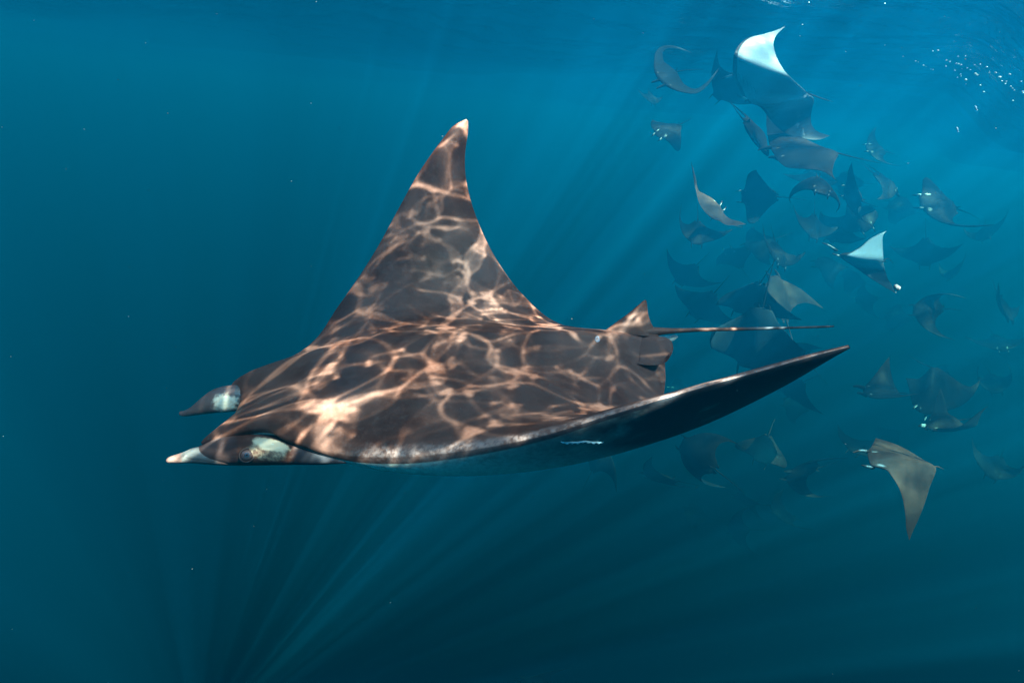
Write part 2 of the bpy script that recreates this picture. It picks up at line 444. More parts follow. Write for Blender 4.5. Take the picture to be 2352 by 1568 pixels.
bp = g.add('ShaderNodeBump', {'Height': wv, 'Strength': .5, 'Distance': .002})
b = g.add('ShaderNodeBsdfPrincipled', {'Base Color': cc, 'Roughness': .38, 'Normal': bp.outputs[0]})
g.add('ShaderNodeOutputMaterial', {0: b.outputs[0]})
fV, fF = pic_loft(near_fin, 0, n=28, N=60)
X_, Y_ = to_pic(fV); fT = np.zeros((len(fV), 3)); fT[:, 2] = np.maximum(1 - smooth01((X_ - 395) / 45), 0); fT[:, 2] = np.maximum(fT[:, 2], smooth01((X_ - 470) / 60))
mesh_obj('head_fin', fV - ORG, fF, M_fin, hero, fT)
far_fin = [(575,910,.905,26,.012),(545,913,.903,30,.016),(505,919,.90,29,.018),(475,930,.90,21,.015),(445,943,.90,11,.010),(425,949,.90,7,.006),(415,949,.90,5,.004),(412,949,.90,2,.001)]
fV, fF = pic_loft(far_fin, 0, n=28, N=60)
X_, Y_ = to_pic(fV); fT = np.zeros((len(fV), 3)); fT[:, 1] = np.clip(1.15 - np.hypot((X_ - 516) / 34, (Y_ - 924) / 24), 0, 1) ** .8; fT[:, 2] = 1 - smooth01((X_ - 415) / 8) * 0 - 0; fT[:, 2] *= (X_ < 540)
mesh_obj('head_fin', fV - ORG, fF, M_fin, hero, fT)

# eye: raised rim, iris and pupil
def lathe(prof, c, axis, n=28):
    axis = axis / np.linalg.norm(axis); a = np.cross(axis, [0, 0, 1.0]); a /= np.linalg.norm(a); b = np.cross(axis, a)
    th = np.linspace(0, 2 * np.pi, n, endpoint=False)
    V = np.array([[c + axis * h + (a * math.cos(t) + b * math.sin(t)) * r for t in th] for r, h in prof]).reshape(-1, 3)
    m = len(prof); F = grid_faces(m, n, close_b=True).tolist()
    F.append(list(range(n))[::-1]); F.append([(m - 1) * n + j for j in range(n)])
    return V, F
M_rim = simple_mat('eye rim skin', (.035, .022, .020), .65, .1)
M_iris = simple_mat('eye iris', (.035, .020, .018), .15, .5)
M_pupil = simple_mat('eye pupil', (.012, .011, .014), .05, .8)
ec = at(567, 1045, .752); ea = CAM - ec; ea = ea / np.linalg.norm(ea) + .10 * up; ea /= np.linalg.norm(ea)
eV, eF = lathe([(.0112, -.016), (.0112, -.001), (.0106, .0010), (.0098, .0016), (.0088, .0010), (.0084, -.001)], ec, ea)
eye = mesh_obj('eye', eV - ORG, eF, M_rim, hero)
eV, eF = lathe([(.0086, -.002), (.0084, .0008), (.0072, .0026), (.0056, .0037), (.0036, .0044), (.0012, .0047)], ec, ea)
mesh_obj('iris', eV - ORG, eF, M_iris, eye)
eV, eF = lathe([(.0040, .0040), (.0034, .0046), (.0022, .0050), (.0008, .0052)], ec, ea)
mesh_obj('pupil', eV - ORG, eF, M_pupil, eye)

# dorsal fin
def outline_fin(le, te, dep, thick, N=26, M=14):
    """fin between a leading and a trailing curve (picture points from base to tip)"""
    t = np.linspace(0, 1, N)
    A = spline(np.linspace(0, 1, len(le)), np.array(le, float), t); B = spline(np.linspace(0, 1, len(te)), np.array(te, float), t)
    s = (1 - np.cos(np.linspace(0, np.pi, M))) / 2
    out = []
    for k in range(N):
        a = at(A[k, 0], A[k, 1], dep(t[k], 0)); b = at(B[k, 0], B[k, 1], dep(t[k], 1))
        c = a + (b - a) * s[:, None]
        nrm = np.cross(b - a, up); nrm = nrm / (np.linalg.norm(nrm) + 1e-9)
        if np.linalg.norm(b - a) < 1e-5: nrm = fw * 1.0
        h = thick(t[k]) * (2.6 * np.sqrt(s) * (1 - s) * .55 + .12 * (s > 0) * (s < 1))
        out.append(np.vstack([c + nrm * h[:, None], (c - nrm * h[:, None])[-2:0:-1]]))
    W = out[0].shape[0]
    V = np.array(out).reshape(-1, 3)
    F = grid_faces(N, W, close_b=True).tolist(); F.append([(N - 1) * W + j for j in range(W)])
    return V, F
dV, dF = outline_fin([(1385,762),(1412,742),(1440,722),(1466,701),(1476,692),(1481,689)], [(1515,775),(1496,742),(1489,722),(1487,704),(1485,693),(1483,689)],
                     lambda t, s: .952 - .006 * t, lambda t: .020 * (1 - t) ** 1.6 + .0022)
mesh_obj('dorsal_fin', dV - ORG, dF, M_hero, hero, np.zeros((len(dV), 3)))
# whip tail
tail = [(1440,775,.955,16,.016),(1480,764,.955,14,.012),(1515,761,.955,9,.008),(1560,759,.957,5.5,.005),(1620,757,.96,4.2,.0036),(1700,755.5,.97,3.8,.003),(1780,753.5,.98,3.1,.0025),(1850,751.5,.99,2.5,.002),(1900,750,1.0,2.4,.002),(1916,749,1.0,1.0,.0008)]
tV, tF = pic_loft(tail, 0, n=16, N=90)
X_, Y_ = to_pic(tV); tT = np.zeros((len(tV), 3)); tT[:, 2] = smooth01((X_ - 1690) / 60) * 2.5
mesh_obj('tail', tV - ORG, tF, M_hero, hero, tT)
# pelvic fins
pV, pF = outline_fin([(1462,836),(1490,839),(1512,838),(1528,832),(1538,818)], [(1462,780),(1496,772),(1524,774),(1541,782),(1546,800)],
                     lambda t, s: .892 + .034 * s - .01 * t, lambda t: .009 * (1 - t * .7))
mesh_obj('pelvic_fin', pV - ORG, pF, M_hero, hero, np.zeros((len(pV), 3)))
pV, pF = outline_fin([(1500,784),(1530,785),(1545,782),(1555,775)], [(1500,770),(1530,772),(1548,769),(1557,771)],
                     lambda t, s: .955 + .02 * s, lambda t: .006 * (1 - t * .7))
pT = np.zeros((len(pV), 3)); pT[:, 0] = .8
mesh_obj('pelvic_fin', pV - ORG, pF, M_hero, hero, pT)

# ---- scratches on the near ray, laid on its skin
from mathutils.bvhtree import BVHTree
bvh = BVHTree.FromPolygons([tuple(p) for p in V], [tuple(f) for f in F.tolist()])
def on_skin(px, py, lift=.0008):
    d = sight(px, py); h = bvh.ray_cast(Vector(CAM), Vector(d / np.linalg.norm(d)))
    p = np.array(h[0]) if h[0] is not None else at(px, py, .6)
    return p - d / np.linalg.norm(d) * lift
M_scar = simple_mat('pale scar tissue', (.12, .12, .15), .7, .2)
M_scar2 = simple_mat('pale scratch', (.16, .26, .29), .6)
sp = []
for k in range(46):
    a = k / 45 * 4.6 * math.pi; r = 7.5 * (1 - k / 60)
    sp.append(on_skin(1372 + r * math.cos(a) * .8, 778 + r * math.sin(a)))
sV, sF = loft(sp, np.full(46, .0011), np.full(46, .0006), up, n=6)
mesh_obj('scar', sV - ORG, sF, M_scar, hero)
xs = np.linspace(1287, 1386, 40)
sp = [on_skin(x, 1014 + .7 * math.sin(k * .5) + 1.2 * math.sin(k * .21), .0002) for k, x in enumerate(xs)]
sw = np.array([.0022 * (min(1, k / 5, (39 - k) / 4) * .8 + .2) * (1 + .35 * math.sin(k * 1.3)) for k in range(40)])
sV, sF = loft(sp, sw, np.full(40, .0005), up, n=8)
mesh_obj('scar', sV - ORG, sF, M_scar2, hero)

# ------------------------------------------------------------------ the school
WING_X = np.array([0, .07, .085, .15, .25, .35, .45, .52, .55])
LE_ = np.array([.262, .268, .225, .185, .125, .045, -.08, -.185, -.232])
TE_ = np.array([-.28, -.272, -.235, -.165, -.125, -.125, -.165, -.215, -.240])
TH_ = np.array([.020, .020, .020, .020, .016, .011, .007, .003, .0008])
def bend(a):
    S = np.linspace(0, .55, 121); ph = a * np.clip((S - .06) / .44, 0, 1) ** .9
    dS = S[1]; c = np.concatenate([[0], np.cumsum((np.cos(ph[1:]) + np.cos(ph[:-1])) / 2) * dS]); z = np.concatenate([[0], np.cumsum((np.sin(ph[1:]) + np.sin(ph[:-1])) / 2) * dS])
    return lambda s: (np.interp(s, S, c), np.interp(s, S, z))
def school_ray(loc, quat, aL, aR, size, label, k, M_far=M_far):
    o = empty('devil_ray', loc); o.rotation_mode = 'QUATERNION'; o.rotation_quaternion = quat; o.scale = (size,) * 3
    tag(o, label, 'ray', 'devil rays of the school beyond the near one')
    bl, br = bend(aL), bend(aR)
    rows = []
    arcs = np.concatenate([np.linspace(0, .10, 5)[:-1], np.linspace(.10, .50, 12), [.53, .55]])
    for sgn, bb in ((-1, br), (1, bl)):
        for s in (arcs[::-1] if sgn < 0 else arcs[1:]):
            y, z = bb(s)
            le = np.interp(s, WING_X, LE_); te = np.interp(s, WING_X, TE_)
            rows.append((sgn * s / .55, le, sgn * y, z, te, sgn * y, z - .0, np.interp(s, WING_X, TH_)))
    V, F, v, u, s = disc(rows, 72, 26, .052, .040, .22, lambda a, b, c: np.array([a, b, c], float))
    t = np.zeros((len(V), 3)); t[:, 0] = s * smooth01((u - .03) / .05)
    t[:, 2] = s * smooth01((np.abs(v) - .82) / .2) * .8
    eyew = np.exp(-((np.abs(V[:, 1]) - .088) / .016) ** 2 - ((V[:, 0] - .17) / .028) ** 2)
    rgk = random.Random(k * 7 + 1); sp_ = rgk.choice([0, 0, .35, .6, 1.0]); t[:, 1] = np.clip(eyew * 1.2 * sp_, 0, 1)
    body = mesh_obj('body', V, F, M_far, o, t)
    for sgn in (-1, 1):
        y = sgn * .078
        P = np.array([(.20, y, .002), (.24, y, .0), (.275, y * 1.0, -.004), (.305, y * .97, -.012), (.33, y * .93, -.018), (.345, y * .9, -.02)])
        P = spline(np.linspace(0, 1, 6), P, np.linspace(0, 1, 12))
        ra = np.interp(np.linspace(0, 1, 12), [0, .3, .7, 1], [.022, .024, .014, .003]); rb = ra * .4
        cV, cF = loft(P, ra, rb, (0, 0, 1), n=10)
        ct = np.zeros((len(cV), 3)); ct[:, 1] = np.clip(1.5 * np.exp(-((cV[:, 0] - .27) / .018) ** 2), 0, 1) * sp_
        mesh_obj('head_fin', cV, cF, M_far, o, ct)
        # small ring of the eye
        eV, eF = lathe([(.010, -.01), (.010, .003), (.007, .006), (.002, .007)], np.array([.212, sgn * .094, .0]), np.array([.1, sgn * 1.0, .15]), n=12)
        mesh_obj('eye', eV, eF, M_pupil, o)
    zt = .012
    dV = np.array([(-.21, .0, .02), (-.23, 0, .035), (-.262, 0, .066), (-.272, 0, .068), (-.272, 0, .045), (-.28, 0, .015)])
    P = np.array([(-.235, 0, .012), (-.245, 0, .03), (-.256, 0, .048), (-.267, 0, .066)])
    fV, fF = loft(P, [.034, .024, .014, .004], [.006, .004, .003, .001], (1, 0, 0), n=12)
    mesh_obj('dorsal_fin', fV, fF, M_far, o, np.zeros((len(fV), 3)))
    n = 16; tt = np.linspace(0, 1, n); rg = random.Random(k)
    wob = rg.uniform(-.05, .05); dz = rg.uniform(-.04, .05)
    P = np.stack([-.25 - .42 * tt, wob * tt ** 2, .008 + dz * tt ** 2], -1)
    tV, tF = loft(P, .008 * (1 - tt) ** 1.2 + .0016, .008 * (1 - tt) ** 1.2 + .0016, (0, 0, 1), n=8)
    mesh_obj('tail', tV, tF, M_far, o, np.zeros((len(tV), 3)))
    for sgn in (-1, 1):
        P = np.array([(-.235, sgn * .03, 0), (-.27, sgn * .036, 0), (-.30, sgn * .036, -.002), (-.315, sgn * .030, -.004)])
        pV, pF = loft(P, [.018, .022, .016, .004], [.004, .004, .003, .001], (0, 1, 0), n=10)
        mesh_obj('pelvic_fin', pV, pF, M_far, o, np.zeros((len(pV), 3)))
    return o
SCHOOL = [
 ('A', (2.125, 5.409, -0.644), (0.4291, 0.1132, 0.0828, 0.8923), 0.59, -0.19, 1.49),
 ('B', (1.410, 6.372, -0.522), (0.6194, 0.1703, 0.2071, 0.7379), 2.86, 1.61, 0.93),
 ('C', (2.042, 6.299, -0.564), (-0.5485, 0.0913, -0.4907, -0.6709), 0.40, -0.64, 0.66),
 ('D', (2.476, 12.482, -0.375), (-0.7712, -0.1667, -0.3401, 0.5117), 0.08, 0.09, 0.63),
 ('E', (2.132, 8.956, -1.031), (0.3524, 0.1128, 0.2669, -0.8899), -2.10, -0.57, 0.95),
 ('F', (2.414, 6.145, -1.011), (-0.8816, -0.3320, -0.2930, -0.1635), -0.57, 0.57, 0.95),
 ('G', (2.166, 4.616, -1.147), (0.1858, 0.0044, 0.1954, -0.9629), -0.05, -0.06, 1.44),
 ('H', (1.799, 5.117, -1.765), (-0.3567, 0.2299, -0.3388, 0.8397), -0.09, -0.12, 1.26),
 ('I', (2.861, 8.625, -2.530), (-0.6167, -0.2068, -0.1625, 0.7420), -0.09, 1.61, 1.05),
 ('J', (3.221, 9.743, -3.525), (0.6130, -0.1379, 0.4896, 0.6046), 0.04, 0.35, 1.14),
 ('K', (3.119, 8.270, -3.654), (0.6432, -0.1141, 0.5404, 0.5303), -1.01, -0.12, 1.23),
 ('L', (2.766, 5.937, -2.809), (-0.6959, 0.2408, -0.3666, -0.5687), -1.51, -1.09, 1.14),
 ('M', (3.531, 6.755, -2.958), (-0.4447, -0.3815, 0.2755, -0.7621), 0.37, 0.36, 1.14),
 ('N', (4.278, 8.635, -2.738), (-0.6969, -0.0526, -0.3256, 0.6369), 0.52, 0.74, 1.05),
 ('O', (3.496, 8.192, -1.821), (-0.4462, -0.2595, -0.5425, -0.6628), -1.21, -1.94, 1.14),
 ('P', (3.349, 6.297, -1.479), (-0.5940, -0.0435, -0.1588, 0.7874), -1.23, -2.38, 0.95),
 ('Q', (5.234, 9.591, -2.359), (-0.6175, -0.2098, -0.3412, 0.6769), 0.05, 0.43, 0.95),
 ('R', (6.002, 10.142, -2.424), (0.6686, -0.0324, 0.6554, 0.3497), -1.61, -0.41, 1.04),
 ('S', (4.036, 6.278, -2.210), (-0.1018, -0.0737, -0.1635, -0.9785), -1.28, 1.92, 1.20),
 ('T', (5.130, 8.604, -1.690), (0.5740, 0.4593, 0.3479, 0.5818), -0.42, 0.95, 1.14),
 ('U', (7.039, 11.568, -0.940), (-0.1687, 0.1109, -0.4251, 0.8823), 0.88, 0.10, 1.05),
 ('V', (6.263, 9.658, -1.492), (0.9359, 0.2764, 0.2177, -0.0196), -0.45, -0.32, 1.05),
 ('W', (6.165, 8.166, -1.673), (0.0964, -0.1023, 0.4520, -0.8808), 1.54, -0.77, 1.38),
 ('X', (10.819, 12.537, -2.451), (0.3647, 0.4044, -0.2577, -0.7981), 0.55, 2.01, 1.05),
 ('Y', (8.397, 10.923, -2.812), (-0.7996, 0.2693, -0.4843, -0.2316), -0.84, -0.22, 1.14),
 ('Z', (11.415, 13.604, -3.602), (-0.4466, 0.1132, -0.8085, 0.3662), -1.97, -0.63, 1.05),
 ('AA', (6.520, 7.967, -3.235), (-0.1114, 0.0521, -0.6022, 0.7888), 1.07, 2.17, 1.05),
 ('BB', (9.255, 9.607, -3.475), (-0.7012, -0.0690, -0.3507, 0.6169), 0.23, 0.85, 1.05),
 ('CC', (10.481, 10.606, -4.510), (-0.5894, -0.2443, 0.0018, 0.7700), -0.13, 0.15, 0.95),
 ('DD', (5.359, 6.786, -4.214), (-0.0386, 0.0519, 0.1442, -0.9874), 1.46, 1.01, 1.04),
 ('EE', (5.804, 6.648, -4.007), (-0.3828, -0.6755, -0.3724, 0.5085), 1.09, 2.09, 1.14),
 ('FF', (6.376, 6.678, -4.544), (-0.1640, -0.1460, 0.0464, 0.9745), 1.45, 1.99, 1.05),
 ('GG', (10.291, 10.104, -5.246), (-0.5231, -0.2600, 0.0538, 0.8099), 2.07, 2.15, 1.05),
 ('HH', (2.973, 3.275, -3.172), (-0.0861, 0.0963, -0.4590, 0.8790), -0.65, -2.27, 1.14),
 ('II', (6.347, 7.829, -5.790), (0.2667, 0.0618, -0.0432, -0.9608), -1.93, 0.29, 1.14),
 ('JJ', (8.216, 7.355, -5.630), (0.3873, 0.1618, 0.1677, -0.8920), 2.04, 0.68, 0.95),
 ('KK', (1.803, 7.878, -6.602), (0.7056, 0.3314, -0.5782, 0.2409), 0.30, 0.32, 1.14),
 ('LL', (2.447, 5.432, -4.725), (0.4339, -0.3381, -0.4542, 0.7008), -2.12, -1.77, 1.14),
 ('MM', (4.030, 6.767, -5.373), (-0.4997, -0.0945, -0.0893, 0.8564), -1.49, -1.49, 1.14),
 ('NN', (4.503, 6.460, -5.497), (0.1429, -0.1584, 0.7625, -0.6108), 2.46, 0.94, 1.14),
 ('OO', (5.745, 9.599, -9.390), (0.5810, 0.1921, 0.6931, 0.3808), 1.26, 0.77, 1.24),
 ('PP', (6.347, 9.203, -8.481), (0.0517, -0.1969, 0.1254, -0.9710), 1.19, 0.37, 1.23),
 ('RR', (4.891, 8.160, -4.308), (0.2647, 0.3859, 0.3724, 0.8015), 0.08, 0.02, 0.95),
 ('SS', (5.180, 8.474, -5.084), (0.6983, 0.0058, 0.5307, 0.4803), 1.46, -0.38, 1.14),
 ('TT', (2.717, 5.418, -3.123), (0.7007, -0.3072, 0.5257, 0.3719), -2.08, -1.51, 1.52),
 ('QQ', (3.138, 8.301, -7.221), (-0.4789, 0.0296, -0.4046, -0.7785), 0.38, 0.45, 1.33),
 ('UU', (1.014, 5.854, -9.914), (-0.0898, -0.2501, 0.7474, -0.6089), 1.16, -0.08, 1.14),
 ('VV', (9.601, 13.887, -4.679), (0.5212, 0.1373, 0.5744, 0.6161), -0.61, -0.31, 1.04),
 ('BA', (5.969, 11.528, -1.642), (-0.6307, -0.1630, -0.2065, 0.7301), -0.21, -0.53, 1.05),
 ('QB', (5.945, 9.534, -2.112), (0.6195, 0.5758, 0.0215, -0.5331), -1.97, -2.06, 1.05),
 ('F0', (5.178, 12.518, -3.640), (-0.2535, 0.2732, 0.3683, 0.8517), 2.09, 0.66, 1.28),
 ('F1', (5.448, 12.015, -3.157), (0.1649, 0.1087, 0.3942, -0.8976), -1.54, -0.97, 1.28),
 ('F3', (7.596, 12.710, -3.621), (-0.0225, 0.0105, 0.2810, -0.9594), -1.83, -1.10, 1.28),
 ('F6', (7.082, 14.365, -8.149), (0.6167, -0.0783, -0.3528, 0.6993), 1.19, 1.83, 1.28),
 ('F8', (8.228, 13.057, -7.748), (-0.0978, -0.0056, 0.4582, -0.8834), -1.59, -1.99, 1.28),
 ('F9', (4.809, 12.896, -7.632), (-0.0274, 0.0861, -0.5587, 0.8244), -1.44, -1.93, 1.28),
 ('F10', (6.972, 11.737, -10.166), (0.4485, 0.0326, 0.4040, 0.7966), -0.16, -0.63, 1.28),
 ('F11', (6.017, 12.362, -11.366), (0.0771, 0.0637, -0.3582, 0.9283), -2.01, -2.08, 1.28),
 ('F13', (10.121, 15.527, -4.482), (0.3700, 0.2885, 0.4199, 0.7769), -1.20, -1.89, 1.28),
 ('F14', (11.995, 15.676, -5.618), (0.0546, -0.0200, -0.6360, 0.7695), -1.37, -1.61, 1.28),
 ('F15', (12.565, 13.759, -6.697), (-0.5505, -0.2870, -0.4003, -0.6740), -0.32, -1.92, 1.28),
 ('F16', (12.039, 14.134, -8.977), (-0.6017, 0.0901, -0.5341, -0.5871), -0.98, -1.79, 1.28),
 ('F18', (8.613, 14.825, -1.755), (-0.3883, -0.2435, -0.5230, -0.7186), -1.89, -1.93, 1.28),
 ('F19', (10.063, 14.550, -2.254), (-0.1132, -0.0011, 0.6118, -0.7829), -1.97, -1.90, 1.28),
 ('F20', (7.057, 13.662, -1.371), (0.1262, 0.1718, 0.1490, -0.9656), -1.67, -0.12, 1.28),
]
FAR_LABEL = 'very faint far ray, only a dim silhouette in the haze of the school'
LABELS = {
 'A': 'big ray banked just under the surface showing its pale belly, upper wing tip glowing white',
 'B': 'dark ray with both wings curled up into an open ring, near the surface',
 'C': 'ray half hidden behind the head of the big glowing ray, pale wing tip raised',
 'D': 'faint small ray with pale mottled back, lone under the ray with curled wings',
 'E': 'faint small ray below the mottled lone one, near the curled ray',
 'F': 'ray with a long thin upright wing, between the curled ray and the dark upper one',
 'G': 'dark ray swimming left directly below the big white bellied ray, long thin tail behind',
 'H': 'slender grey brown ray with a needle like upright wing, left side of the school',
 'I': 'ray with dull brown back and one dark wing, under the slender needle winged ray',
 'J': 'dark triangular ray silhouette at the left edge of the school, above the whip tail',
 'K': 'shadowy ray just below the dark triangular silhouette, crossed by nothing but blue water',
 'L': 'very faint dark ray left of the ray with a grey brown back patch',
 'M': 'ray with a large grey brown patch on its back, right above the near ray\'s tail',
 'N': 'greenish ray with three small pale patches, above the ray with the grey brown back patch',
 'O': 'dark blurred ray at the centre left of the school, left of the ring shaped gap',
 'P': 'ray facing the camera with two bright eye patches, wings drooping round a ring shaped gap',
 'Q': 'ray with one pale streaked wing and one dark wing, under the ring shaped gap',
 'R': 'dark ray silhouette just above the bright white bellied ray in the middle of the school',
 'S': 'ray turning its dazzling white belly in the middle of the school',
 'T': 'dark ray with a broad raised wing, right of the ring shaped gap',
 'U': 'faint ray with one tall triangular wing, alone above the right end of a thin tail',
 'V': 'teal mottled ray half seen below the thin tail of the dark upper ray',
 'W': 'dark ray with one upright wing and one long drooping wing, upper right of the school',
 'X': 'mottled ray with one thin upright wing, rightmost in the upper school',
 'Y': 'dark ray with a curled wing tip, right beside the dazzling white belly',
 'Z': 'ghostly ray wing hanging under the curled wing tip of the dark ray',
 'AA': 'ray diving left with green sheen on its back, below the small pale jelly',
 'BB': 'ray with a thin dark upright wing, close to the right edge at half height',
 'CC': 'broad teal ray near the right edge, below the ray with the bright eye spot',
 'DD': 'brown backed ray with one wing raised to a sharp triangle, beside the near wing tip',
 'EE': 'very dark ray with wings curled round, between the raised triangle wing and the right edge',
 'FF': 'ray with an upright narrow wing, in front of the very dark curled ray',
 'GG': 'faint grey ray behind the very dark curled ray, nearest to the right edge there',
 'HH': 'large sunlit tan ray with its long wing hanging straight down',
 'II': 'dark ray close behind the head of the large sunlit tan ray',
 'JJ': 'teal ray with a thin wing curling up, right of the large sunlit tan ray',
 'KK': 'faint brown wing of a ray showing from under the near ray\'s belly',
 'LL': 'greenish ray with spotted back and one dark wing raised, below the near ray\'s wing',
 'MM': 'tan lit ray with curved edge, below the outer half of the near ray\'s wing',
 'NN': 'dark ray with bright white head fin, left of the large sunlit tan ray',
 'OO': 'deep shadowy ray with tiny pale head fins, lowest of the school',
 'PP': 'deep faint ray to the right of and above the lowest one',
 'RR': 'ray with pale blue belly peeping over the near ray\'s raised wing edge',
 'SS': 'dim ray right under the near ray\'s wing tip',
 'TT': 'large blurred dark ray directly behind the near ray\'s whip tail',
 'QQ': 'barely visible ray in the dark water below the near ray\'s wing',
 'UU': 'dim ray cut by the bottom edge of the picture, tiny pale head fins',
 'BA': 'greenish ray with pale blotches, right under the dark upper ray with the long tail',
 'QB': 'narrow ray with a pale streaked back, pointing at the top of the dazzling white belly',
 'VV': 'ghostly small ray between the dazzling white belly and the end of the near ray\'s tail',
}
